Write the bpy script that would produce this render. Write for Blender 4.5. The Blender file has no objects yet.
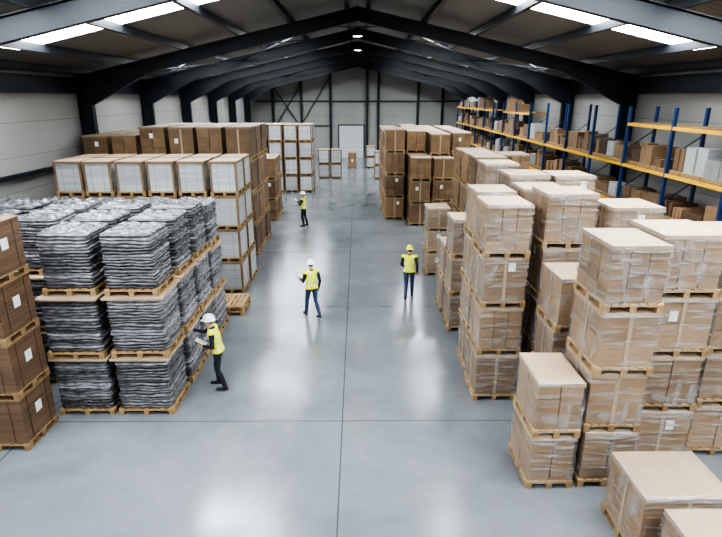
import bpy, bmesh, math, random
from mathutils import Vector, Matrix, noise
R = random.Random(7)
sc = bpy.context.scene
col = sc.collection

# ---------------------------------------------------------------- materials
def new_mat(name):
    m = bpy.data.materials.new(name); m.use_nodes = True
    nt = m.node_tree
    b = nt.nodes.get('Principled BSDF')
    return m, nt, b
def N(nt, t, **kw):
    n = nt.nodes.new(t)
    for k, v in kw.items(): setattr(n, k, v)
    return n
def simple(name, c, rough=0.6, metal=0.0, noise_amt=0.0, scale=6.0, bump=0.0, tint=False, coat=0.0, emis=None, es=0.0, stretch=None):
    m, nt, b = new_mat(name)
    b.inputs['Roughness'].default_value = rough
    b.inputs['Metallic'].default_value = metal
    b.inputs['Coat Weight'].default_value = coat
    b.inputs['Coat Roughness'].default_value = 0.2
    b.inputs['Base Color'].default_value = (*c, 1)
    tc = N(nt, 'ShaderNodeTexCoord'); mp = N(nt, 'ShaderNodeMapping')
    nt.links.new(tc.outputs['Object'], mp.inputs['Vector'])
    if stretch: mp.inputs['Scale'].default_value = stretch
    nz = N(nt, 'ShaderNodeTexNoise'); nz.inputs['Scale'].default_value = scale; nz.inputs['Detail'].default_value = 5
    nt.links.new(mp.outputs[0], nz.inputs['Vector'])
    mr = N(nt, 'ShaderNodeMapRange')
    mr.inputs['From Min'].default_value = 0.3; mr.inputs['From Max'].default_value = 0.7
    mr.inputs['To Min'].default_value = 1 - noise_amt; mr.inputs['To Max'].default_value = 1 + noise_amt
    nt.links.new(nz.outputs['Fac'], mr.inputs['Value'])
    v = N(nt, 'ShaderNodeVectorMath', operation='SCALE'); v.inputs[0].default_value = c
    nt.links.new(mr.outputs[0], v.inputs['Scale'])
    last = v.outputs[0]
    if tint:
        at = N(nt, 'ShaderNodeAttribute', attribute_name='tint')
        v2 = N(nt, 'ShaderNodeVectorMath', operation='MULTIPLY')
        nt.links.new(last, v2.inputs[0]); nt.links.new(at.outputs['Color'], v2.inputs[1])
        last = v2.outputs[0]
    nt.links.new(last, b.inputs['Base Color'])
    if bump > 0:
        bp = N(nt, 'ShaderNodeBump'); bp.inputs['Strength'].default_value = bump; bp.inputs['Distance'].default_value = 0.02
        nt.links.new(nz.outputs['Fac'], bp.inputs['Height']); nt.links.new(bp.outputs[0], b.inputs['Normal'])
    if emis:
        b.inputs['Emission Color'].default_value = (*emis, 1); b.inputs['Emission Strength'].default_value = es
    return m

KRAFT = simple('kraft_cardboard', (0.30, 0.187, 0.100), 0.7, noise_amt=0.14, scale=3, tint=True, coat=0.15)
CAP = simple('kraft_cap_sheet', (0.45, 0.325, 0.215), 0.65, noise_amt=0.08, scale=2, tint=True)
BROWN = simple('brown_carton', (0.135, 0.080, 0.046), 0.6, noise_amt=0.12, scale=3, tint=True, stretch=(1, 1, 14))
WHITEB = simple('white_sheet_load', (0.50, 0.51, 0.51), 0.5, noise_amt=0.12, scale=4, tint=True, stretch=(1, 1, 25))
WOOD = simple('pallet_wood', (0.38, 0.245, 0.115), 0.8, noise_amt=0.25, scale=9, tint=True)
LABEL = simple('paper_label', (0.75, 0.75, 0.73), 0.6)
TAPE = simple('packing_tape', (0.42, 0.30, 0.19), 0.3, coat=0.4)
STRAP = simple('grey_strap', (0.30, 0.31, 0.33), 0.4)
SACK = simple('grey_plastic_sack', (0.085, 0.084, 0.088), 0.27, noise_amt=0.6, scale=7, bump=0.7, tint=True, stretch=(1, 1, 3))
STEEL = simple('dark_blue_steel', (0.008, 0.012, 0.019), 0.5, noise_amt=0.1, scale=2)
PURL = simple('purlin_steel', (0.018, 0.022, 0.028), 0.5, noise_amt=0.1)
BLUE = simple('rack_blue', (0.010, 0.035, 0.12), 0.4)
ORANGE = simple('rack_yellow', (0.80, 0.43, 0.02), 0.4)
DARK = simple('dark_metal', (0.03, 0.03, 0.035), 0.5)
DOORM = simple('door_paint', (0.50, 0.52, 0.54), 0.4)
SKY = simple('skylight_polycarbonate', (0.9, 0.9, 0.9), 0.4, emis=(0.88, 0.95, 1.0), es=30)
LAMPG = simple('lamp_glass', (1, 0.9, 0.7), 0.4, emis=(1.0, 0.82, 0.55), es=30)

# stretch wrap
def wrap_mat():
    m, nt, b = new_mat('stretch_wrap_film')
    b.inputs['Base Color'].default_value = (0.56, 0.57, 0.58, 1)
    b.inputs['Roughness'].default_value = 0.22
    b.inputs['Specular IOR Level'].default_value = 0.8
    tr = N(nt, 'ShaderNodeBsdfTransparent'); mx = N(nt, 'ShaderNodeMixShader')
    tc = N(nt, 'ShaderNodeTexCoord')
    def nz_(scl, rot, s, dist, lo, hi, tmin, tmax):
        mp = N(nt, 'ShaderNodeMapping'); mp.inputs['Scale'].default_value = scl; mp.inputs['Rotation'].default_value = rot
        nt.links.new(tc.outputs['Object'], mp.inputs['Vector'])
        nz = N(nt, 'ShaderNodeTexNoise'); nz.inputs['Scale'].default_value = s; nz.inputs['Detail'].default_value = 6; nz.inputs['Distortion'].default_value = dist
        nt.links.new(mp.outputs[0], nz.inputs['Vector'])
        mr = N(nt, 'ShaderNodeMapRange')
        mr.inputs['From Min'].default_value = lo; mr.inputs['From Max'].default_value = hi
        mr.inputs['To Min'].default_value = tmin; mr.inputs['To Max'].default_value = tmax
        nt.links.new(nz.outputs['Fac'], mr.inputs['Value']); return nz, mr
    nzA, mA = nz_((1.0, 1.0, 9.0), (0.12, 0.10, 0), 2.0, 0.5, 0.48, 0.75, 0.05, 0.62)
    nzB, mB = nz_((2.5, 2.5, 1.0), (0.1, -0.2, 0.2), 1.2, 1.2, 0.52, 0.72, 0.0, 0.5)
    mm = N(nt, 'ShaderNodeMath', operation='MAXIMUM'); nt.links.new(mA.outputs[0], mm.inputs[0]); nt.links.new(mB.outputs[0], mm.inputs[1])
    nt.links.new(mm.outputs[0], mx.inputs[0]); nt.links.new(tr.outputs[0], mx.inputs[1]); nt.links.new(b.outputs[0], mx.inputs[2])
    ad = N(nt, 'ShaderNodeMath', operation='ADD'); nt.links.new(nzA.outputs['Fac'], ad.inputs[0]); nt.links.new(nzB.outputs['Fac'], ad.inputs[1])
    bp = N(nt, 'ShaderNodeBump'); bp.inputs['Strength'].default_value = 1.0; bp.inputs['Distance'].default_value = 0.06
    nt.links.new(ad.outputs[0], bp.inputs['Height']); nt.links.new(bp.outputs[0], b.inputs['Normal'])
    out = nt.nodes['Material Output']; nt.links.new(mx.outputs[0], out.inputs['Surface'])
    return m
WRAP = wrap_mat()

def floor_mat():
    m, nt, b = new_mat('polished_concrete')
    tc = N(nt, 'ShaderNodeTexCoord'); sep = N(nt, 'ShaderNodeSeparateXYZ')
    nt.links.new(tc.outputs['Object'], sep.inputs[0])
    n1 = N(nt, 'ShaderNodeTexNoise'); n1.inputs['Scale'].default_value = 0.35; n1.inputs['Detail'].default_value = 10; n1.inputs['Roughness'].default_value = 0.66; n1.inputs['Distortion'].default_value = .4
    nt.links.new(tc.outputs['Object'], n1.inputs['Vector'])
    cr = N(nt, 'ShaderNodeValToRGB')
    cr.color_ramp.elements[0].position = 0.32; cr.color_ramp.elements[0].color = (0.130, 0.141, 0.152, 1)
    cr.color_ramp.elements[1].position = 0.68; cr.color_ramp.elements[1].color = (0.215, 0.230, 0.245, 1)
    nt.links.new(n1.outputs['Fac'], cr.inputs[0])
    def line(sock, off, period, w):
        a = N(nt, 'ShaderNodeMath', operation='ADD'); a.inputs[1].default_value = -off + 1000 * period
        nt.links.new(sock, a.inputs[0])
        mo = N(nt, 'ShaderNodeMath', operation='MODULO'); mo.inputs[1].default_value = period
        nt.links.new(a.outputs[0], mo.inputs[0])
        l = N(nt, 'ShaderNodeMath', operation='LESS_THAN'); l.inputs[1].default_value = w
        nt.links.new(mo.outputs[0], l.inputs[0]); return l.outputs[0]
    lx = line(sep.outputs[0], -0.34, 6.2, 0.026); ly = line(sep.outputs[1], 9.35, 6.2, 0.026)
    mxn = N(nt, 'ShaderNodeMath', operation='MAXIMUM'); nt.links.new(lx, mxn.inputs[0]); nt.links.new(ly, mxn.inputs[1])
    sc2 = N(nt, 'ShaderNodeMath', operation='MULTIPLY'); sc2.inputs[1].default_value = 0.75; nt.links.new(mxn.outputs[0], sc2.inputs[0])
    mix = N(nt, 'ShaderNodeMix', data_type='RGBA'); nt.links.new(sc2.outputs[0], mix.inputs[0])
    nt.links.new(cr.outputs[0], mix.inputs[6]); mix.inputs[7].default_value = (0.04, 0.04, 0.045, 1)
    nt.links.new(mix.outputs[2], b.inputs['Base Color'])
    n2 = N(nt, 'ShaderNodeTexNoise'); n2.inputs['Scale'].default_value = 0.8; n2.inputs['Detail'].default_value = 3
    nt.links.new(tc.outputs['Object'], n2.inputs['Vector'])
    mr = N(nt, 'ShaderNodeMapRange'); mr.inputs['To Min'].default_value = 0.15; mr.inputs['To Max'].default_value = 0.25
    mr.inputs['From Min'].default_value = 0.3; mr.inputs['From Max'].default_value = 0.7
    nt.links.new(n2.outputs['Fac'], mr.inputs['Value']); nt.links.new(mr.outputs[0], b.inputs['Roughness'])
    b.inputs['Specular IOR Level'].default_value = 0.85
    return m
def wall_mat(name, base, axis='Z', period=1.1, line_w=0.025, dark=0.6):
    m, nt, b = new_mat(name)
    tc = N(nt, 'ShaderNodeTexCoord'); sep = N(nt, 'ShaderNodeSeparateXYZ'); nt.links.new(tc.outputs['Object'], sep.inputs[0])
    a = N(nt, 'ShaderNodeMath', operation='ADD'); a.inputs[1].default_value = 1000 * period
    nt.links.new(sep.outputs['XYZ'.index(axis)], a.inputs[0])
    mo = N(nt, 'ShaderNodeMath', operation='MODULO'); mo.inputs[1].default_value = period; nt.links.new(a.outputs[0], mo.inputs[0])
    l = N(nt, 'ShaderNodeMath', operation='LESS_THAN'); l.inputs[1].default_value = line_w; nt.links.new(mo.outputs[0], l.inputs[0])
    nz = N(nt, 'ShaderNodeTexNoise'); nz.inputs['Scale'].default_value = 0.5; nz.inputs['Detail'].default_value = 4
    nt.links.new(tc.outputs['Object'], nz.inputs['Vector'])
    mr = N(nt, 'ShaderNodeMapRange'); mr.inputs['To Min'].default_value = 0.9; mr.inputs['To Max'].default_value = 1.08
    nt.links.new(nz.outputs['Fac'], mr.inputs['Value'])
    s = N(nt, 'ShaderNodeVectorMath', operation='SCALE'); s.inputs[0].default_value = base; nt.links.new(mr.outputs[0], s.inputs['Scale'])
    mix = N(nt, 'ShaderNodeMix', data_type='RGBA'); nt.links.new(l.outputs[0], mix.inputs[0]); nt.links.new(s.outputs[0], mix.inputs[6])
    mix.inputs[7].default_value = (base[0]*dark, base[1]*dark, base[2]*dark, 1)
    nt.links.new(mix.outputs[2], b.inputs['Base Color']); b.inputs['Roughness'].default_value = 0.55
    return m
FLOOR = floor_mat()
WALL = wall_mat('wall_panel', (0.29, 0.283, 0.262))
ROOF = wall_mat('roof_sheet', (0.20, 0.197, 0.19), 'Y', 0.33, 0.05, 0.55)

# ---------------------------------------------------------------- mesh builder
class MB:
    def __init__(s): s.v = []; s.f = []; s.m = []; s.t = []; s.mats = []; s.sm = []; s.M = Matrix.Identity(4)
    def mi(s, mat):
        if mat not in s.mats: s.mats.append(mat)
        return s.mats.index(mat)
    def add(s, vs, fs, mat, tint=1.0, smooth=False):
        o = len(s.v); s.v += [s.M @ Vector(p) for p in vs]; k = s.mi(mat)
        t = tint if isinstance(tint, tuple) else (tint, tint, tint)
        for f in fs:
            s.f.append([i + o for i in f]); s.m.append(k); s.t.append(t); s.sm.append(smooth)
    def box(s, x0, x1, y0, y1, z0, z1, mat, tint=1.0):
        vs = [(x0,y0,z0),(x1,y0,z0),(x1,y1,z0),(x0,y1,z0),(x0,y0,z1),(x1,y0,z1),(x1,y1,z1),(x0,y1,z1)]
        s.add(vs, [(0,3,2,1),(4,5,6,7),(0,1,5,4),(1,2,6,5),(2,3,7,6),(3,0,4,7)], mat, tint)
    def beam(s, p, q, w, h, mat, tint=1.0, up=(0,0,1)):
        p = Vector(p); q = Vector(q); d = (q-p).normalized(); u = Vector(up)
        if abs(d.dot(u)) > 0.98: u = Vector((1,0,0))
        a = d.cross(u).normalized(); b = a.cross(d).normalized()
        vs = [c + a*i*w/2 + b*j*h/2 for c in (p, q) for i, j in ((-1,-1),(1,-1),(1,1),(-1,1))]
        s.add(vs, [(0,1,2,3),(7,6,5,4),(0,4,5,1),(1,5,6,2),(2,6,7,3),(3,7,4,0)], mat, tint)
    def obj(s, name, bevel=0.0, parent=None):
        me = bpy.data.meshes.new(name); me.from_pydata([tuple(p) for p in s.v], [], s.f)
        for m in s.mats: me.materials.append(m)
        me.polygons.foreach_set('material_index', s.m); me.polygons.foreach_set('use_smooth', s.sm)
        ca = me.color_attributes.new('tint', 'FLOAT_COLOR', 'CORNER'); arr = []
        for f, t in zip(s.f, s.t): arr += [t[0], t[1], t[2], 1.0] * len(f)
        ca.data.foreach_set('color', arr); me.update()
        o = bpy.data.objects.new(name, me); col.objects.link(o)
        if bevel:
            b = o.modifiers.new('bevel', 'BEVEL'); b.width = bevel; b.segments = 1; b.limit_method = 'ANGLE'
        if parent: o.parent = parent
        return o

def pallet(mb, w, d, z, tint):
    x0, x1, y0, y1 = -w/2, w/2, -d/2, d/2
    bw = 0.1
    for cx in (x0 + bw/2, 0, x1 - bw/2):
        mb.box(cx-bw/2, cx+bw/2, y0, y1, z, z+0.022, WOOD, tint*0.9)
        for cy in (y0+0.07, 0, y1-0.07):
            mb.box(cx-bw/2, cx+bw/2, cy-0.07, cy+0.07, z+0.0221, z+0.10, WOOD, tint*0.8)
    for cy in (y0+0.07, 0, y1-0.07): mb.box(x0, x1, cy-0.07, cy+0.07, z+0.1001, z+0.122, WOOD, tint)
    n = 7; s = (w - bw)/(n-1)
    for i in range(n):
        cx = x0 + bw/2 + i*s
        mb.box(cx-bw/2, cx+bw/2, y0, y1, z+0.1221, z+0.144, WOOD, tint*R.uniform(0.85, 1.15))

def wrap(mb, w, d, z0, z1):
    per = []
    step = 0.11
    nx = max(3, int(w/step)); ny = max(3, int(d/step))
    for i in range(nx): per.append((-w/2 + w*i/nx, -d/2, 0, -1))
    for i in range(ny): per.append((w/2, -d/2 + d*i/ny, 1, 0))
    for i in range(nx): per.append((w/2 - w*i/nx, d/2, 0, 1))
    for i in range(ny): per.append((-w/2, d/2 - d*i/ny, -1, 0))
    n = len(per); nz = max(4, int((z1-z0)/0.11)); vs = []; fs = []
    ph = R.uniform(0, 9)
    for k in range(nz+1):
        z = z0 + (z1-z0)*k/nz
        for i, (x, y, ax, ay) in enumerate(per):
            o = 0.012 + 0.030*abs(noise.noise(Vector((x*5+ph, y*5, z*7)))) + R.uniform(0, .006)
            vs.append((x+ax*o, y+ay*o, z))
    for i, (x, y, ax, ay) in enumerate(per):
        q = R.uniform(.86, .95)
        vs.append((x*q, y*q, z1 + 0.016 + R.uniform(0, .010)))
    for k in range(nz+1):
        for i in range(n):
            j = (i+1) % n; fs.append((k*n+i, k*n+j, (k+1)*n+j, (k+1)*n+i))
    mb.add(vs, fs, WRAP, 1.0, True)

def unit_kraft(mb, w, d, z, h, wrapd, base, mat=None, top=True):
    mat = mat or KRAFT
    pallet(mb, w, d, z, R.uniform(0.8, 1.15))
    zb = z + 0.146; zt = z + h - 0.006
    lw, ld = w - 0.05, d - 0.05
    style = R.random()
    if style < 0.35: nx, ny, nz = 1, 1, 1
    elif style < 0.55: nx, ny, nz = 1, 1, 2
    elif style < 0.8: nx, ny, nz = 2, 2, 3
    else: nx, ny, nz = 3, 3, 4
    bx, by, bz = lw/nx, ld/ny, (zt-zb-0.015)/nz
    ub = base*R.uniform(.68, 1.2)
    for k in range(nz):
        for i in range(nx):
            for j in range(ny):
                t = ub*R.uniform(0.80, 1.12); g = 0.005 + R.uniform(0, 0.008)
                x = -lw/2 + i*bx; y = -ld/2 + j*by; zz = zb + k*bz
                mb.box(x+g, x+bx-g, y+g, y+by-g, zz+0.001, zz+bz-0.008, mat, (t, t*0.98, t*0.95))
    if top:
        t = base*R.uniform(0.85, 1.12)
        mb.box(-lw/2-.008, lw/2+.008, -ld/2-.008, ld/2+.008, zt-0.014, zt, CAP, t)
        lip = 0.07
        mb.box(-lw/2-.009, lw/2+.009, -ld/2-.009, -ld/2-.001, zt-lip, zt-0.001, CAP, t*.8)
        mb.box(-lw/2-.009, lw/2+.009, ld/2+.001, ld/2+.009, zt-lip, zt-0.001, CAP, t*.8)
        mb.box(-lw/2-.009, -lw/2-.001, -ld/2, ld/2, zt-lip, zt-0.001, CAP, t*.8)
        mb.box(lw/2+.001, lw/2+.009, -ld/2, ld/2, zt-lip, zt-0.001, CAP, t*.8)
    if R.random() < 0.4:
        lx = R.uniform(-lw*.3, lw*.2); lz = zb + (zt-zb)*R.uniform(.45, .7)
        mb.box(lx, lx+.14, -ld/2-.012, -ld/2-.002, lz, lz+.18, LABEL)
    if nx == 1:
        mb.box(-.03, .03, -ld/2-.003, -ld/2+.01, zb+.02, zt-.08, TAPE)
        mb.box(-lw/2-.003, -lw/2+.01, -.03, .03, zb+.02, zt-.08, TAPE)
    if wrapd: wrap(mb, lw+.01, ld+.01, z+0.10, zt-0.005)

def unit_brown(mb, w, d, z, h, wrapd, base):
    pallet(mb, w, d, z, 0.75)
    zb = z+.146; zt = z+h-.006; lw, ld = w-.02, d-.02
    n = 12; bz = (zt-zb-.02)/n
    for k in range(n):
        t = base*R.uniform(.82, 1.15)
        mb.box(-lw/2+R.uniform(0,.008), lw/2-R.uniform(0,.008), -ld/2+R.uniform(0,.008), ld/2-R.uniform(0,.008), zb+k*bz, zb+(k+1)*bz-.004, BROWN, t)
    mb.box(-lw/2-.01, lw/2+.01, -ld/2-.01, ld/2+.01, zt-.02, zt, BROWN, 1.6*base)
    for sx in (-.3, .3):
        mb.box(sx*lw-.012, sx*lw+.012, -ld/2-.006, ld/2+.006, zb, zb+.002, STRAP)
        mb.box(sx*lw-.012, sx*lw+.012, -ld/2-.006, -ld/2-.001, zb, zt-.021, BROWN, .6)
        mb.box(lw/2+.001, lw/2+.006, sx*ld-.012, sx*ld+.012, zb, zt-.021, BROWN, .6)
    mb.box(-.06, .10, -ld/2-.012, -ld/2-.004, zb+.45, zb+.66, LABEL)
    mb.box(lw/2+.004, lw/2+.012, -.1, .08, zb+.42, zb+.62, LABEL)

def unit_white(mb, w, d, z, h, wrapd, base):
    pallet(mb, w, d, z, 0.8)
    zb = z+.146; zt = z+h-.006; lw, ld = w-.06, d-.06
    n = 9; bz = (zt-zb-.02)/n
    ub = base*R.uniform(.8, 1.05)
    for k in range(n):
        t = ub*R.uniform(.80, 1.08)
        mb.box(-lw/2+R.uniform(0,.008), lw/2-R.uniform(0,.008), -ld/2+R.uniform(0,.008), ld/2-R.uniform(0,.008), zb+k*bz, zb+(k+1)*bz-.005, WHITEB, t)
    tb = .62
    for sx in (-1, 1):
        for sy in (-1, 1):
            xx = sx*lw/2; yy = sy*ld/2
            mb.box(min(xx-sx*.06, xx+sx*.01), max(xx-sx*.06, xx+sx*.01), min(yy, yy+sy*.01), max(yy, yy+sy*.01), zb, zt, KRAFT, tb)
            mb.box(min(xx, xx+sx*.01), max(xx, xx+sx*.01), min(yy-sy*.06, yy), max(yy-sy*.06, yy), zb, zt, KRAFT, tb)
    mb.box(-lw/2-.014, lw/2+.014, -ld/2-.014, ld/2+.014, zt-.016, zt, CAP, .8*base)
    for s in (-1, 1):
        mb.box(-lw/2-.015, lw/2+.015, s*(ld/2+.014)-.003, s*(ld/2+.014)+.003, zt-.08, zt-.002, KRAFT, .7)
        mb.box(s*(lw/2+.014)-.003, s*(lw/2+.014)+.003, -ld/2-.015, ld/2+.015, zt-.08, zt-.002, KRAFT, .7)
    for sx in (-.22, .22):
        mb.box(sx*lw-.012, sx*lw+.012, -ld/2-.008, -ld/2-.001, zb, zt-.081, STRAP)
        mb.box(lw/2+.001, lw/2+.008, sx*ld-.012, sx*ld+.012, zb, zt-.081, STRAP)

def unit_sacks(mb, w, d, z, h, wrapd, base):
    pallet(mb, w, d, z, .95)
    zb = z+.146; zt = z+h-(.06 if wrapd else .05)
    n = 17; bz = (zt-zb)/n
    lw, ld = w-.03, d-.03; P = 60
    peri = lw*2+ld*2; pts = []
    for i in range(P):
        s = peri*i/P
        if s < lw: p = (-lw/2+s, -ld/2, 0, -1)
        elif s < lw+ld: p = (lw/2, -ld/2+s-lw, 1, 0)
        elif s < 2*lw+ld: p = (lw/2-(s-lw-ld), ld/2, 0, 1)
        else: p = (-lw/2, ld/2-(s-2*lw-ld), -1, 0)
        x, y = p[0], p[1]; r = .08
        cx = max(-lw/2+r, min(lw/2-r, x)); cy = max(-ld/2+r, min(ld/2-r, y))
        v = Vector((x-cx, y-cy))
        if v.length > r: v = v.normalized()*r
        pts.append((cx+v.x, cy+v.y))
    seed = R.uniform(0, 100)
    def wz(k, x, y):
        if k <= 0 or k >= n: return 0
        return .034*noise.noise(Vector((x*3.2, y*3.2, k*.55+seed)))*min(1, k/2, (n-k)/2)
    for k in range(n):
        ox, oy = R.uniform(-.012, .012), R.uniform(-.012, .012)
        vs = []
        for ring, (hh, ins) in enumerate(((0, .045), (.32, .006), (.68, .004), (1, .045))):
            for (x, y) in pts:
                nn = noise.noise(Vector((x*7+seed, y*7, k*3.7)))*.028
                L = math.hypot(x, y); f = 1 - (ins - nn)/L
                z0 = zb+k*bz+wz(k, x, y); z1 = zb+(k+1)*bz+wz(k+1, x, y)
                vs.append((x*f+ox, y*f+oy, z0+(z1-z0)*hh))
        fs = []
        for r in range(3):
            for i in range(P):
                j = (i+1) % P; fs.append((r*P+i, r*P+j, (r+1)*P+j, (r+1)*P+i))
        fs.append(tuple(3*P+i for i in range(P)))
        t = base*(R.uniform(.5, 1.5) if R.random() < .8 else R.uniform(2, 3))
        mb.add(vs, fs, SACK, (t, t*R.uniform(.97, 1.0), t*R.uniform(.96, 1.04)), True)
    if wrapd:
        g = 18; vs = []; fs = []
        for i in range(g+1):
            for j in range(g+1):
                x = (-.5+i/g); y = (-.5+j/g); e = min(.5-abs(x), .5-abs(y))
                zz = zt + min(1, e*9)*(.025 + .045*(noise.noise(Vector((x*6+seed, y*6, 0)))+.35) + .03*noise.noise(Vector((x*15, y*15, seed))))
                zz -= .03*math.exp(-(x*18)**2)*min(1, e*9) + .025*math.exp(-((y-.17)*18)**2) + .025*math.exp(-((y+.17)*18)**2)
                vs.append((x*(lw-.05), y*(ld-.05), max(zz, zt-.012)))
        for i in range(g):
            for j in range(g):
                a = i*(g+1)+j; fs.append((a, a+g+1, a+g+2, a+1))
        mb.add(vs, fs, SACK, base*1.1, True)
    else:
        mb.box(-lw/2-.04, lw/2+.04, -ld/2-.04, ld/2+.04, z+h-.045, z+h-.004, CAP, .9)

UNITS = {'kraft': unit_kraft, 'brown': unit_brown, 'white': unit_white, 'sacks': unit_sacks}
NAMES = {'kraft': 'wrapped_carton_pallet_stack', 'brown': 'brown_carton_pallet_stack', 'white': 'white_carton_pallet_stack', 'sacks': 'grey_sack_pallet_stack'}
def stack(x0, x1, y0, y1, tiers, uh, style='kraft', wr=True, base=1.0, jit=.022):
    mb = MB(); cx, cy = (x0+x1)/2, (y0+y1)/2; w, d = x1-x0-.04, y1-y0-.04
    for t in range(tiers):
        k = 1.0; sy = 0
        if style == 'sacks': k = .97
        if style == 'sacks' and t == tiers-1: k = .89; sy = .06
        mb.M = Matrix.Translation((R.uniform(-jit, jit), R.uniform(-jit, jit)+sy, t*uh)) @ Matrix.Rotation(R.uniform(-.014, .014), 4, 'Z')
        wflag = (t == tiers-1) if style == 'sacks' else wr
        UNITS[style](mb, w*k, d*k, 0.0, uh, wflag, base)
    o = mb.obj(NAMES[style], bevel=0)
    o.location = (cx, cy, 0.001)
    return o

# ---- right side
stack(3.88, 5.2, 5.85, 6.95, 1, 1.10, base=.9)
stack(4.02, 5.3, 4.6, 5.72, 1, 1.10, base=.9)
stack(2.80, 3.62, 7.35, 8.5, 2, 1.0, base=1.0)
stack(3.68, 4.64, 7.4, 8.6, 4, 1.06)
stack(4.80, 5.9, 8.0, 9.2, 4, 1.06)
stack(6.0, 7.1, 8.2, 9.4, 4, 1.04)
stack(3.62, 4.55, 9.0, 10.1, 3, 1.06)
stack(2.50, 3.46, 10.1, 11.2, 4, 1.08)
stack(2.52, 3.46, 11.35, 12.45, 4, 1.09)
stack(3.75, 4.85, 10.4, 11.5, 4, 1.12)
stack(5.0, 6.1, 10.2, 11.3, 4, 1.06)
stack(6.2, 7.3, 10.0, 11.1, 2, 1.06)
stack(2.50, 3.35, 13.7, 14.8, 3, 1.07)
stack(2.50, 3.35, 15.1, 16.2, 2, 1.07)
stack(2.48, 3.38, 18.6, 19.7, 3, .84)
for r, y in enumerate((11.8, 13.1, 14.4, 15.7, 17.0, 18.3, 19.6)):
    for c, x in enumerate((3.7, 4.85, 6.0)):
        if c == 2 and r > 4: continue
        nt_ = (4, 4, 3, 4, 4, 4, 4)[r] if c == 0 else ((3, 4, 4, 3, 3, 4, 3)[r] if c == 1 else 2)
        stack(x, x+1.08, y, y+1.18, nt_, R.uniform(1.02, 1.16), wr=(y < 16), base=R.uniform(.7, 1.0))
for r in range(7):
    y = 28.2 + r*1.3
    stack(1.42, 2.5, y, y+1.15, 4, 1.18 if r < 2 else 1.12, wr=False, base=R.uniform(.65, .95), style='kraft')
for r in range(8):
    y = 26.6 + r*1.3
    stack(2.62, 3.7, y, y+1.15, 3 if r < 2 else 4, 1.15, wr=False, base=R.uniform(.6, .9))
    stack(3.8, 4.9, y+.6, y+1.75, 3 if r < 1 else 4, 1.12, wr=False, base=R.uniform(.65, .95), style='kraft' if r % 3 != 2 else 'white')
    if r < 6: stack(5.1, 6.2, y+3, y+4.15, 4, 1.12, wr=False, base=R.uniform(.6, .9))
stack(1.3, 2.4, 43, 44.2, 2, 1.1, 'white', False)
stack(.75, 1.7, 50, 51.2, 2, 1.0, 'white', False)

# ---- left side
stack(-7.3, -6.12, 8.4, 9.45, 4, 1.07, 'brown')
stack(-8.6, -7.42, 8.4, 9.45, 4, 1.07, 'brown')
cols_x = (-5.0, -6.25, -7.5, -8.75, -10.0)
for r, y in enumerate((9.57, 10.84, 12.11, 13.38)):
    for c, x in enumerate(cols_x):
        if r == 0 and c > 1: continue
        stack(x, x+1.2, y, y+1.2, 3, 1.30 if r < 3 else 1.24, 'sacks', base=1.0)
for r, y in enumerate((16.8, 18.05)):
    for c in range(6):
        x = -3.75 - .98*(c+1)
        stack(x, x+.93, y, y+1.15, 4, 1.10, 'white')
for r, y in enumerate((21.3, 22.6, 23.9)):
    for c in range(6):
        x = -4.1 - 1.12*(c+1)
        stack(x, x+1.06, y, y+1.2, 4, 1.3 if c < 4 else 1.22, 'kraft', False, base=R.uniform(.5, .8))
for c in range(2):
    for y in (27.8, 29.1):
        stack(-5.45-1.2*c, -4.3-1.2*c, y, y+1.2, 3, 1.1, 'kraft', False, base=.65)
for r, y in enumerate((36.9, 38.2)):
    for c in range(6):
        x = -3.05 - 1.02*(c+1)
        stack(x, x+.97, y, y+1.15, 4, 1.14, 'white', False)
for c in range(2):
    x = -3.25 + 1.02*c
    stack(x, x+.95, 43.5, 44.6, 2, 1.15, 'white', False)
stack(-.95, -.1, 50, 51, 1, 1.4, 'brown', False, base=1.9)
mb = MB(); pallet(mb, .95, 1.15, 0, 1.1); pallet(mb, .95, 1.15, .146, 1.0); o = mb.obj('empty_wooden_pallets'); o.location = (-3.95, 15.45, .001)

# ---------------------------------------------------------------- building shell
W = 11.25; Y0, Y1 = -9.0, 59.0
def slab(name, x0, x1, y0, y1, z0, z1, mat):
    mb = MB(); mb.box(x0, x1, y0, y1, z0, z1, mat); return mb.obj(name)
slab('floor', -W-.2, W+.2, Y0-.2, Y1+.2, -.2, 0, FLOOR)
RZ, SL = 9.85, 0.225
EZ = RZ - SL*W
slab('wall_left', -W-.15, -W, Y0, Y1, 0, EZ, WALL)
slab('wall_right', W, W+.15, Y0, Y1, 0, EZ, WALL)
def gable(name, y0, y1):
    mb = MB(); pts = [(-W, 0), (W, 0), (W, EZ), (0, RZ), (-W, EZ)]
    vs = [(x, y0, z) for x, z in pts] + [(x, y1, z) for x, z in pts]
    fs = [(0,1,2,3,4), (9,8,7,6,5)] + [(i, (i+5), ((i+1) % 5)+5, (i+1) % 5) for i in range(5)]
    mb.add(vs, fs, WALL); return mb.obj(name)
gable('wall_back', Y1, Y1+.15); gable('wall_front', Y0-.15, Y0)

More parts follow.
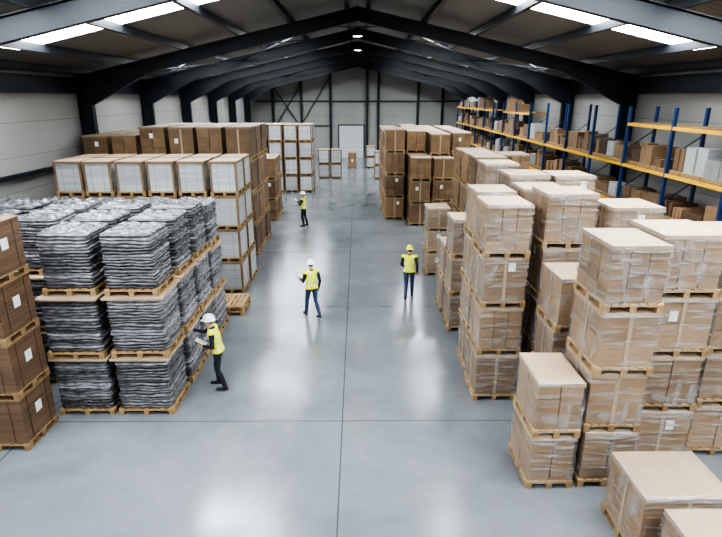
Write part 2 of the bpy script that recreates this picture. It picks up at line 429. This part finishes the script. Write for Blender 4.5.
frames = [-6, 3.5, 12.3, 22.4, 28.9, 35.4, 41.9, 48.4, 54.9]
sky_y = [-3.5, 1.0, 6.0, 10.0, 15.5, 25.2, 31.8, 38.3, 44.8, 51.3]
SX0, SX1, SW = 3.1, 9.9, 1.3
mb = MB()
def roofquad(m, s, xa, xb, ya, yb, mat, th=.05, dz=0):
    za, zb = RZ - SL*xa + dz, RZ - SL*xb + dz
    xa, xb = s*xa, s*xb
    vs = [(xa,ya,za),(xb,ya,zb),(xb,yb,zb),(xa,yb,za),(xa,ya,za+th),(xb,ya,zb+th),(xb,yb,zb+th),(xa,yb,za+th)]
    m.add(vs, [(0,3,2,1),(4,5,6,7),(0,1,5,4),(1,2,6,5),(2,3,7,6),(3,0,4,7)], mat)
ys = [Y0]
for y in sky_y: ys += [y, y+SW]
ys.append(Y1); wi = 1
for s in (-1, 1):
    for i in range(len(ys)-1):
        if i % 2 == 0: roofquad(mb, s, 0, W, ys[i], ys[i+1], ROOF)
        else:
            roofquad(mb, s, 0, SX0, ys[i], ys[i+1], ROOF); roofquad(mb, s, SX1, W, ys[i], ys[i+1], ROOF)
            sk = MB(); roofquad(sk, s, SX0, SX1, ys[i], ys[i+1], SKY); sk.obj('roof_skylight_%d' % wi); wi += 1  # skylight panel in the roof slope; its emission stands in for daylight
mb.obj('ceiling')
# purlins
mb = MB()
for s in (-1, 1):
    for x in (.4, 2.6, 4.6, 6.85, 9.2, 10.9):
        z = RZ - SL*x
        mb.box(s*x-.04, s*x+.04, Y0, Y1, z-.22, z-.008, PURL)
        mb.box(s*x-.08, s*x+.08, Y0, Y1, z-.235, z-.22, PURL)
mb.obj('roof_purlins')
# portal frames
def ibeam(m, p, q, depth0, depth1, fw=.22, ft=.025, wt=.02):
    y = p[1]; P = Vector((p[0], 0, p[2])); Q = Vector((q[0], 0, q[2])); d = (Q-P).normalized()
    n = Vector((d.z, 0, -d.x))
    if n.z > 0: n = -n
    def pl(a0, a1, b0, b1, w):
        pts = [P+n*a0, Q+n*b0, Q+n*b1, P+n*a1]
        vs = [(t.x, y-w/2, t.z) for t in pts] + [(t.x, y+w/2, t.z) for t in pts]
        m.add(vs, [(0,1,2,3), (7,6,5,4), (0,4,5,1), (1,5,6,2), (2,6,7,3), (3,7,4,0)], STEEL)
    pl(0, ft, 0, ft, fw); pl(depth0-ft, depth0, depth1-ft, depth1, fw); pl(0, depth0, 0, depth1, wt)
for y in frames:
    mb = MB()
    for s in (-1, 1):
        top = lambda x: RZ - .24 - SL*x
        ibeam(mb, (0, y, top(0)), (s*8.3, y, top(8.3)), .5, .5)
        ibeam(mb, (s*8.3, y, top(8.3)), (s*11.15, y, top(11.15)), .5, 1.25)
        cx0, cx1 = 10.65, 11.2; h = top(11.15)
        mb.box(min(s*cx0, s*(cx0+.03)), max(s*cx0, s*(cx0+.03)), y-.13, y+.13, 0, h-.9, STEEL)
        mb.box(min(s*cx1, s*(cx1-.03)), max(s*cx1, s*(cx1-.03)), y-.13, y+.13, 0, h, STEEL)
        mb.box(min(s*cx0, s*cx1), max(s*cx0, s*cx1), y-.012, y+.012, 0, h, STEEL)
        mb.box(min(s*10.6, s*11.22), max(s*10.6, s*11.22), y-.2, y+.2, 0, .03, STEEL)
    mb.add([(-1.1, y-.012, top(1.1)-.45), (1.1, y-.012, top(1.1)-.45), (0, y-.012, top(0)-.75), (-1.1, y+.012, top(1.1)-.45), (1.1, y+.012, top(1.1)-.45), (0, y+.012, top(0)-.75)],
           [(0,1,2), (5,4,3), (0,3,4,1), (1,4,5,2), (2,5,3,0)], STEEL)
    mb.obj('steel_portal_frame')
# rails, eave ties, bracing
mb = MB()
for s in (-1, 1):
    for i in range(len(frames)-1):
        a, b = frames[i]+.14, frames[i+1]-.14
        mb.box(min(s*10.9, s*11.2), max(s*10.9, s*11.2), a, b, 6.45, 6.48, STEEL)
        mb.box(min(s*10.9, s*11.2), max(s*10.9, s*11.2), a, b, 7.0, 7.03, STEEL)
        mb.box(min(s*11.04, s*11.06), max(s*11.04, s*11.06), a, b, 6.48, 7.0, STEEL)
mb.obj('eave_tie_beams')
mb = MB(); mb.beam((-11.1, Y0+.1, 3.85), (-11.1, Y1-.1, 3.85), .12, .14, STEEL); mb.obj('trim_1')
mb = MB()
for s in (-1, 1):
    for a, b in ((22.6, 28.7), (41.9, 48.4)):
        for (xa, xb) in ((1, 5.8), (5.8, 10.4)):
            za, zb = RZ-.45-SL*xa, RZ-.45-SL*xb
            mb.beam((s*xa, a, za), (s*xb, b, zb), .06, .06, STEEL); mb.beam((s*xa, b, za), (s*xb, a, zb), .06, .06, STEEL)
mb.obj('roof_cross_bracing')
mb = MB()
for x in (-9, -6, -2.9, 1.0, 2.2, 6.4, 9):
    mb.box(x-.13, x+.13, Y1-.3, Y1-.02, 0, RZ-.3-SL*abs(x), STEEL)
mb.beam((-10.8, Y1-.15, 5.9), (10.8, Y1-.15, 5.9), .1, .14, STEEL)
mb.beam((-8.9, Y1-.2, 7.4), (-6.1, Y1-.2, 3.2), .1, .1, STEEL); mb.beam((-2.9, Y1-.2, 8.4), (-6.0, Y1-.2, 3.6), .1, .1, STEEL)
mb.beam((-8.9, Y1-.2, 3.2), (-6.1, Y1-.2, 7.4), .1, .1, STEEL)
mb.beam((-10.8, Y1-.15, 3.4), (-3, Y1-.15, 3.4), .08, .1, STEEL)
mb.obj('gable_wall_framing')
mb = MB(); mb.box(-2.0, .6, Y1-.12, Y1-.02, 0, 3.4, DOORM)
for k in range(8): mb.box(-2.0, .6, Y1-.13, Y1-.12, .4*k+.3, .4*k+.32, STRAP)
mb.box(-2.12, -2.0, Y1-.16, Y1-.02, 0, 3.5, DARK); mb.box(.6, .72, Y1-.16, Y1-.02, 0, 3.5, DARK); mb.box(-2.12, .72, Y1-.16, Y1-.02, 3.4, 3.52, DARK)
mb.obj('door_1')

# pendant high-bay lamps
def lathe(mb, prof, mat, seg=20, smooth=True):
    vs = []; fs = []
    for r, z in prof:
        for i in range(seg):
            a = 2*math.pi*i/seg; vs.append((r*math.cos(a), r*math.sin(a), z))
    for k in range(len(prof)-1):
        for i in range(seg):
            j = (i+1) % seg; fs.append((k*seg+i, k*seg+j, (k+1)*seg+j, (k+1)*seg+i))
    mb.add(vs, fs, mat, 1, smooth)
for y in frames[3:5]:
    mb = MB()
    lathe(mb, [(.001, .30), (.03, .30), (.03, .2), (.10, .18), (.12, .08), (.22, 0), (.2, 0), (.11, .07)], DARK)
    lathe(mb, [(.18, .01), (.001, .01)], LAMPG)
    o = mb.obj('high_bay_lamp'); o.location = (0, y, RZ-.24-.76-.30)

# ---------------------------------------------------------------- racks
mb = MB(); ld = MB()
XF, XB = 9.55, 10.5
ry = [10.9 + 2.8*i for i in range(16)]
levels = (1.25, 2.65, 4.05, 5.45)
for i, y in enumerate(ry):
    H = 6.0
    for x in (XF, XB):
        mb.box(x-.045, x+.045, y-.05, y+.05, 0, H, BLUE); mb.box(x-.08, x+.08, y-.08, y+.08, 0, .012, BLUE)
    z = .3; k = 0
    while z < H-.8:
        a, b = (XF, XB) if k % 2 == 0 else (XB, XF)
        mb.beam((a, y, z), (b, y, z+.7), .03, .03, BLUE); z += .7; k += 1
    if i == len(ry)-1: break
    for L in levels:
        if L > 5 and i in (3, 4, 5, 6, 9): continue
        for x in (XF-.03, XB+.03): mb.box(x-.025, x+.025, y+.05, y+2.75, L-.10, L, ORANGE)
        for j in range(10):
            yy = y+.15+j*.26; mb.box(XF, XB, yy, yy+.18, L, L+.02, WOOD, .6)
    for L in (0.0,) + levels:
        if L > 5 and (i in (3, 4, 5, 6, 9) or R.random() < .6): continue
        z0 = L + .021; yy = y+.12
        while yy < y+2.4:
            w = R.uniform(.5, 1.2); w = min(w, y+2.7-yy)
            if w < .3: break
            if R.random() < .88:
                hh = R.uniform(.3, .9); t = R.uniform(.45, .9)
                ld.box(XF+.02, XB-.05, yy, yy+w-.05, z0+.0, z0+.1, WOOD, .7)
                nn = R.choice((1, 2, 2, 3))
                mm = R.choice((KRAFT, KRAFT, KRAFT, KRAFT, WHITEB, BROWN))
                for q in range(nn):
                    a = yy + (w-.05)*q/nn; h2 = hh*R.uniform(.75, 1.0)
                    ld.box(XF+.03+R.uniform(0, .1), XF+.45, a+.01, a+(w-.05)/nn-.01, z0+.101, z0+.1+h2, mm, t*R.uniform(.85, 1.1))
                    ld.box(XF+.47, XB-.06, a+.01, a+(w-.05)/nn-.01, z0+.101, z0+.1+h2*R.uniform(.8, 1), mm, t*R.uniform(.85, 1.1))
            yy += w
mb.obj('pallet_rack'); ld.obj('cartons_on_rack')
for y in (12.5, 14.2, 15.9, 17.6, 20.0, 22.2, 24.5, 27, 30, 33):
    stack(7.75, 8.85, y, y+1.15, R.choice((1, 2, 2)), R.uniform(.8, 1.1), wr=False, base=R.uniform(.6, .95))

# ---------------------------------------------------------------- people
SKIN = simple('skin', (0.50, 0.30, 0.21), 0.5); HAIR = simple('dark_hair', (0.03, 0.02, 0.015), 0.6)
JACKET = simple('navy_workwear', (0.012, 0.014, 0.022), 0.8, noise_amt=.2, scale=12)
JEANS = simple('blue_jeans', (0.03, 0.05, 0.11), 0.8, noise_amt=.25, scale=12)
BOOT = simple('work_boot', (0.015, 0.013, 0.012), 0.6)
VEST = simple('hi_vis_yellow', (0.80, 0.82, 0.0), 0.6, noise_amt=.08, scale=8, emis=(0.85, .9, .0), es=.12)
REFL = simple('reflective_tape', (0.62, 0.64, 0.60), 0.3)
HWHITE = simple('white_helmet', (0.85, 0.86, 0.86), 0.25, coat=.5); HYEL = simple('yellow_helmet', (0.85, 0.75, 0.03), 0.25, coat=.5)
EYEM = simple('eye', (.02, .02, .02), .2); LIP = simple('lips', (.35, .13, .1), .5)
TABM = simple('tablet_body', (.05, .05, .055), .3)

def capsule(bm, p, rp, q, rq, seg=14):
    p = Vector(p); q = Vector(q)
    for c, r in ((p, rp), (q, rq)):
        bmesh.ops.create_icosphere(bm, subdivisions=2, radius=r, matrix=Matrix.Translation(c))
    d = q-p
    if d.length < 1e-4: return
    M = Matrix.Translation((p+q)/2) @ d.to_track_quat('Z', 'Y').to_matrix().to_4x4()
    bmesh.ops.create_cone(bm, cap_ends=True, segments=seg, radius1=rp, radius2=rq, depth=d.length, matrix=M)
def ellip(bm, c, r, rot=None):
    M = Matrix.Translation(c) @ (rot or Matrix.Identity(4)) @ Matrix.Diagonal((*r, 1))
    bmesh.ops.create_icosphere(bm, subdivisions=3, radius=1.0, matrix=M)

def person(loc, yaw, J, trousers, helmet, item=None, look=0.0):
    root = bpy.data.objects.new('warehouse_worker', None); col.objects.link(root)
    bm = bmesh.new(); segs = []
    def limb(a, ra, b, rb, mat):
        capsule(bm, a, ra, b, rb); segs.append((Vector(a), Vector(b), ra, rb, mat))
    V = Vector
    pel, chest, neck, head = V(J['pelvis']), V(J['chest']), V(J['neck']), V(J['head'])
    rings = [(pel+V((0,0,-.10)), .135, .095), (pel, .165, .115), (pel.lerp(chest, .4), .148, .102), (pel.lerp(chest, .75), .165, .115), (chest, .178, .118), (chest.lerp(neck, .45), .165, .10), (chest.lerp(neck, .8), .10, .075), (neck, .058, .06)]
    seg = 24; prev = None; sd = V(J.get('side', (1, 0, 0))).normalized()
    for c, rx, ry in rings:
        fw = V((-sd.y, sd.x, 0))
        vs = [bm.verts.new(c + sd*rx*math.cos(2*math.pi*i/seg) + fw*ry*math.sin(2*math.pi*i/seg)) for i in range(seg)]
        if prev:
            for i in range(seg): bm.faces.new((prev[i], prev[(i+1)%seg], vs[(i+1)%seg], vs[i]))
        else: bm.faces.new(vs[::-1])
        prev = vs
    bm.faces.new(prev)
    segs.append((pel, chest, .15, .15, 'torso')); segs.append((chest, chest.lerp(neck, .6), .15, .1, 'torso'))
    limb(neck+V((0,0,-.04)), .056, head+V((0,-.01,-.05)), .052, 'skin')
    hr = Matrix.Rotation(look, 4, 'Z')
    def hp(x, y, z): return head + (hr @ V((x, y, z)))
    ellip(bm, hp(0, -.008, .02), (.076, .094, .095), hr); ellip(bm, hp(0, .018, -.045), (.056, .066, .062), hr)
    ellip(bm, hp(0, .092, -.012), (.012, .02, .022), hr)
    for s in (-1, 1): ellip(bm, hp(s*.078, -.005, -.005), (.009, .018, .03), hr)
    segs.append((head+V((0,0,-.04)), head+V((0,0,.06)), .085, .085, 'head'))
    for s, n in ((-1, 'l'), (1, 'r')):
        sh, el, wr = V(J['sh_'+n]), V(J['el_'+n]), V(J['wr_'+n])
        limb(chest.lerp(neck, .35)+sd*s*.06, .075, sh, .062, 'torso')
        limb(sh, .060, el, .045, 'sleeve'); limb(el, .046, wr, .033, 'sleeve')
        hd = V(J.get('hand_'+n, (wr-el))).normalized(); cu = V(J.get('curl_'+n, (0, 1, 0))); cu = (cu - hd*cu.dot(hd)).normalized()
        la = hd.cross(cu).normalized()
        limb(wr, .029, wr+hd*.035, .026, 'skin')
        rot = Matrix((la, hd, cu)).transposed().to_4x4()
        pc = wr+hd*.06; ellip(bm, pc, (.042, .05, .017), rot); segs.append((wr+hd*.03, wr+hd*.09, .035, .035, 'skin'))
        for k, (off, L) in enumerate(((-.031, .066), (-.011, .078), (.010, .072), (.029, .056))):
            a = pc+hd*.035+la*off; b = a+(hd*.9+cu*.3).normalized()*L*.55; c = b+(hd*.55+cu*.8).normalized()*L*.5
            limb(a, .0105, b, .0098, 'skin'); limb(b, .0098, c, .009, 'skin')
        a = pc-hd*.02-la*.032; b = a+(hd*.5-la*.8+cu*.25).normalized()*.04; c = b+(hd*.9-la*.1+cu*.4).normalized()*.032
        limb(a, .013, b, .0115, 'skin'); limb(b, .0115, c, .0098, 'skin')
        hip, kn, an = V(J['hip_'+n]), V(J['kn_'+n]), V(J['an_'+n])
        limb(pel.lerp(hip, .6), .10, hip, .098, 'legs'); limb(hip, .096, kn, .064, 'legs')
        calf = kn.lerp(an, .35)+V((0, -.012, 0)); limb(kn, .063, calf, .062, 'legs'); limb(calf, .062, an, .050, 'legs')
        fd = V(J.get('foot_'+n, (0, 1, 0))).normalized()
        toe = V((an.x, an.y, J.get('toez_'+n, an.z-.055)))+fd*.16; heel = an+V((0, 0, -.045))-fd*.035
        limb(an, .05, heel+fd*.02, .045, 'boot'); limb(heel, .042, toe, .036, 'boot')
        ellip(bm, toe+V((0,0,.0)), (.046, .05, .036)); 
    me = bpy.data.meshes.new('tmp'); bm.to_mesh(me); bm.free()
    ob = bpy.data.objects.new('tmp', me); col.objects.link(ob)
    rm = ob.modifiers.new('r', 'REMESH'); rm.mode = 'VOXEL'; rm.voxel_size = .0085
    sm = ob.modifiers.new('s', 'SMOOTH'); sm.factor = .5; sm.iterations = 2
    dg = bpy.context.evaluated_depsgraph_get(); body = bpy.data.meshes.new_from_object(ob.evaluated_get(dg))
    bpy.data.objects.remove(ob)
    body.materials.clear()
    ML = [JACKET, trousers, BOOT, SKIN, HAIR]
    for m in ML: body.materials.append(m)
    idx = []; vest_faces = []
    for f in body.polygons:
        c = f.center; best = 9; bmt = None
        for a, b, ra, rb, mt in segs:
            ab = b-a; t = max(0, min(1, (c-a).dot(ab)/max(ab.length_squared, 1e-9)))
            dd = (c-(a+ab*t)).length - (ra+(rb-ra)*t)
            if dd < best: best = dd; bmt = mt
        k = {'torso': 0, 'sleeve': 0, 'legs': 1, 'boot': 2, 'skin': 3, 'head': 3}[bmt]
        if bmt == 'head':
            l = hr.inverted() @ (c-head)
            if l.y < -.02 and l.z > -.055 and abs(l.x) < .08: k = 4
        if bmt in ('torso', 'legs') and c.z < neck.z-.015:
            if bmt == 'torso' or c.z > pel.z-.04: 
                k = 0
        if k == 0 and (bmt == 'torso' or bmt == 'legs') and c.z > pel.z-.05 and c.z < neck.z-.03: vest_faces.append(f.index)
        idx.append(k)
    body.polygons.foreach_set('material_index', idx); body.polygons.foreach_set('use_smooth', [True]*len(idx))
    bo = bpy.data.objects.new('body', body); col.objects.link(bo); bo.parent = root
    vm = {}; vs = []; fs = []; mi = []
    for fi in vest_faces:
        f = body.polygons[fi]; ff = []
        for vi in f.vertices:
            if vi not in vm:
                v = body.vertices[vi]; vm[vi] = len(vs); vs.append(tuple(v.co + v.normal*.014))
            ff.append(vm[vi])
        fs.append(ff); c = f.center
        zr = c.z - pel.z; xl = abs((c-chest).dot(sd))
        band = (.04 < zr < .075) or (.17 < zr < .205) or (zr >= .205 and .09 < xl < .12)
        mi.append(1 if band else 0)
    vme = bpy.data.meshes.new('hi_vis_vest'); vme.from_pydata(vs, [], fs); vme.materials.append(VEST); vme.materials.append(REFL)
    vme.polygons.foreach_set('material_index', mi); vme.polygons.foreach_set('use_smooth', [True]*len(mi))
    vo = bpy.data.objects.new('hi_vis_vest', vme); col.objects.link(vo); vo.parent = root
    so = vo.modifiers.new('s', 'SOLIDIFY'); so.thickness = .012; so.offset = -1
    hm = MB(); hm.M = Matrix.Translation(head+V((0, -.005, .035))) @ hr @ Matrix.Diagonal((1, 1.18, 1, 1))
    prof = [(.125, -.012), (.122, 0), (.105, .006)] + [(.105*math.cos(a), .006+.115*math.sin(a)) for a in [i*math.pi/2/7 for i in range(1, 8)]]
    lathe(hm, prof, helmet, 24); lathe(hm, [(.125, -.012), (.09, -.008), (.085, .01)], helmet, 24)
    vs = []
    n = 9
    for i in range(n):
        a = math.pi*(.22+.56*i/(n-1))
        vs.append((.11*math.cos(a), .11*math.sin(a), .0)); vs.append((.12*math.cos(a), .11*math.sin(a)+.05*math.sin(math.pi*i/(n-1)), -.016))
    hm.add(vs, [(2*i, 2*i+1, 2*i+3, 2*i+2) for i in range(n-1)], helmet, 1, True)
    for x in (-.025, 0, .025):
        pts = [(x, .112*math.cos(a), .006+.121*math.sin(a)) for a in [math.pi*(.12+.76*i/10) for i in range(11)]]
        for a, b in zip(pts[:-1], pts[1:]): hm.beam(a, b, .012, .01, helmet)
    hm.obj('helmet', parent=root)
    fm = MB()
    for s in (-1, 1):
        fm.M = Matrix.Translation(hp(s*.031, .083, .012)) @ Matrix.Diagonal((1, .5, .7, 1)); lathe(fm, [(.001, -.012), (.009, -.008), (.012, 0), (.009, .008), (.001, .012)], EYEM, 10)
    fm.M = Matrix.Translation(hp(0, .083, -.055)) @ hr; fm.box(-.022, .022, -.004, .004, -.004, .004, LIP)
    fm.obj('face_details', parent=root)
    if item is not None:
        im = MB(); c, nrm, w, h = item; c = V(c); q = V(nrm).to_track_quat('Z', 'Y').to_matrix().to_4x4()
        im.M = Matrix.Translation(c) @ q; im.box(-w/2, w/2, -h/2, h/2, -.006, .006, TABM); im.box(-w/2+.012, w/2-.012, -h/2+.012, h/2-.012, .0061, .008, REFL)
        im.obj('clipboard', parent=root)
    root.location = loc; root.rotation_euler = (0, 0, yaw)
    return root

def pose(**k):
    J = dict(pelvis=(0,0,.96), chest=(0,.01,1.30), neck=(0,0,1.50), head=(0,.03,1.635),
             sh_l=(-.19,0,1.42), sh_r=(.19,0,1.42), el_l=(-.24,-.03,1.13), el_r=(.24,-.03,1.13), wr_l=(-.24,.08,.90), wr_r=(.24,.08,.90),
             hip_l=(-.095,0,.92), hip_r=(.095,0,.92), kn_l=(-.11,.02,.50), kn_r=(.11,.02,.50), an_l=(-.12,-.02,.095), an_r=(.12,-.02,.095))
    J.update(k); return J
H = math.pi/2
person((-3.15, 10.72, 0), H, pose(pelvis=(0,-.03,.97), chest=(0,.04,1.30), neck=(0,.08,1.50), head=(0,.13,1.635), sh_l=(-.19,.05,1.41), sh_r=(.19,.07,1.41),
    el_l=(-.26,.02,1.12), wr_l=(-.17,.24,1.11), hand_l=(.5,.8,0), curl_l=(0,.2,1),
    el_r=(.25,.31,1.27), wr_r=(.20,.54,1.33), hand_r=(0,1,.1), curl_r=(0,.1,-1),
    hip_l=(-.095,-.03,.93), hip_r=(.095,-.03,.93), kn_l=(-.13,.0,.50), an_l=(-.15,-.15,.095), kn_r=(.13,.09,.50), an_r=(.14,.06,.095)),
    JACKET, HWHITE, item=((-.07, .32, 1.16), (0, -.5, .85), .2, .28))
person((-1.38, 14.8, 0), .5, pose(head=(0,.03,1.65), el_l=(-.25,.02,1.15), wr_l=(-.23,.25,1.16), hand_l=(0,1,0), curl_l=(1,0,.3),
    el_r=(.24,-.08,1.14), wr_r=(.24,.0,.90), kn_l=(-.10,.14,.52), an_l=(-.11,.20,.095), kn_r=(.10,-.04,.50), an_r=(.11,-.30,.14), toez_r=.045),
    JEANS, HWHITE, item=((-.20, .38, 1.19), (.2, -.6, .7), .22, .3))
person((1.66, 16.35, 0), -.15, pose(head=(0,.03,1.65), el_l=(-.25,.02,1.14), wr_l=(-.20,.22,1.02), hand_l=(.3,1,0), curl_l=(1,0,.2), el_r=(.26,-.08,1.14), wr_r=(.26,.02,.9),
    kn_l=(-.09,-.02,.50), an_l=(-.09,-.26,.13), toez_l=.045, kn_r=(.10,.13,.52), an_r=(.10,.18,.095)), JEANS, HYEL)
person((-2.76, 26.6, 0), H*.85, pose(head=(0,.03,1.65), el_l=(-.24,.08,1.16), wr_l=(-.12,.28,1.28), hand_l=(.2,1,.3), curl_l=(1,0,.2),
    el_r=(.24,.08,1.16), wr_r=(.12,.28,1.28), hand_r=(-.2,1,.3), curl_r=(-1,0,.2), kn_l=(-.12,.05,.5), kn_r=(.13,-.02,.5), an_r=(.14,-.12,.095)),
    JACKET, HWHITE, item=((0, .40, 1.33), (0, -.7, .6), .26, .2))

# ---------------------------------------------------------------- world + camera
w = bpy.data.worlds.new('World'); sc.world = w; w.use_nodes = True
w.node_tree.nodes['Background'].inputs[0].default_value = (.6, .7, .8, 1); w.node_tree.nodes['Background'].inputs[1].default_value = .5
cam = bpy.data.cameras.new('camera'); co = bpy.data.objects.new('camera', cam); col.objects.link(co)
cam.sensor_width = 36; cam.lens = 530*36/722; cam.clip_end = 300
co.location = (0, 0, 6.3); co.rotation_euler = (math.radians(90-17.9), 0, math.radians(-.33))
sc.camera = co
sc.view_settings.view_transform = 'AgX'
sc.view_settings.look = 'AgX - High Contrast'
sc.view_settings.exposure = -0.05
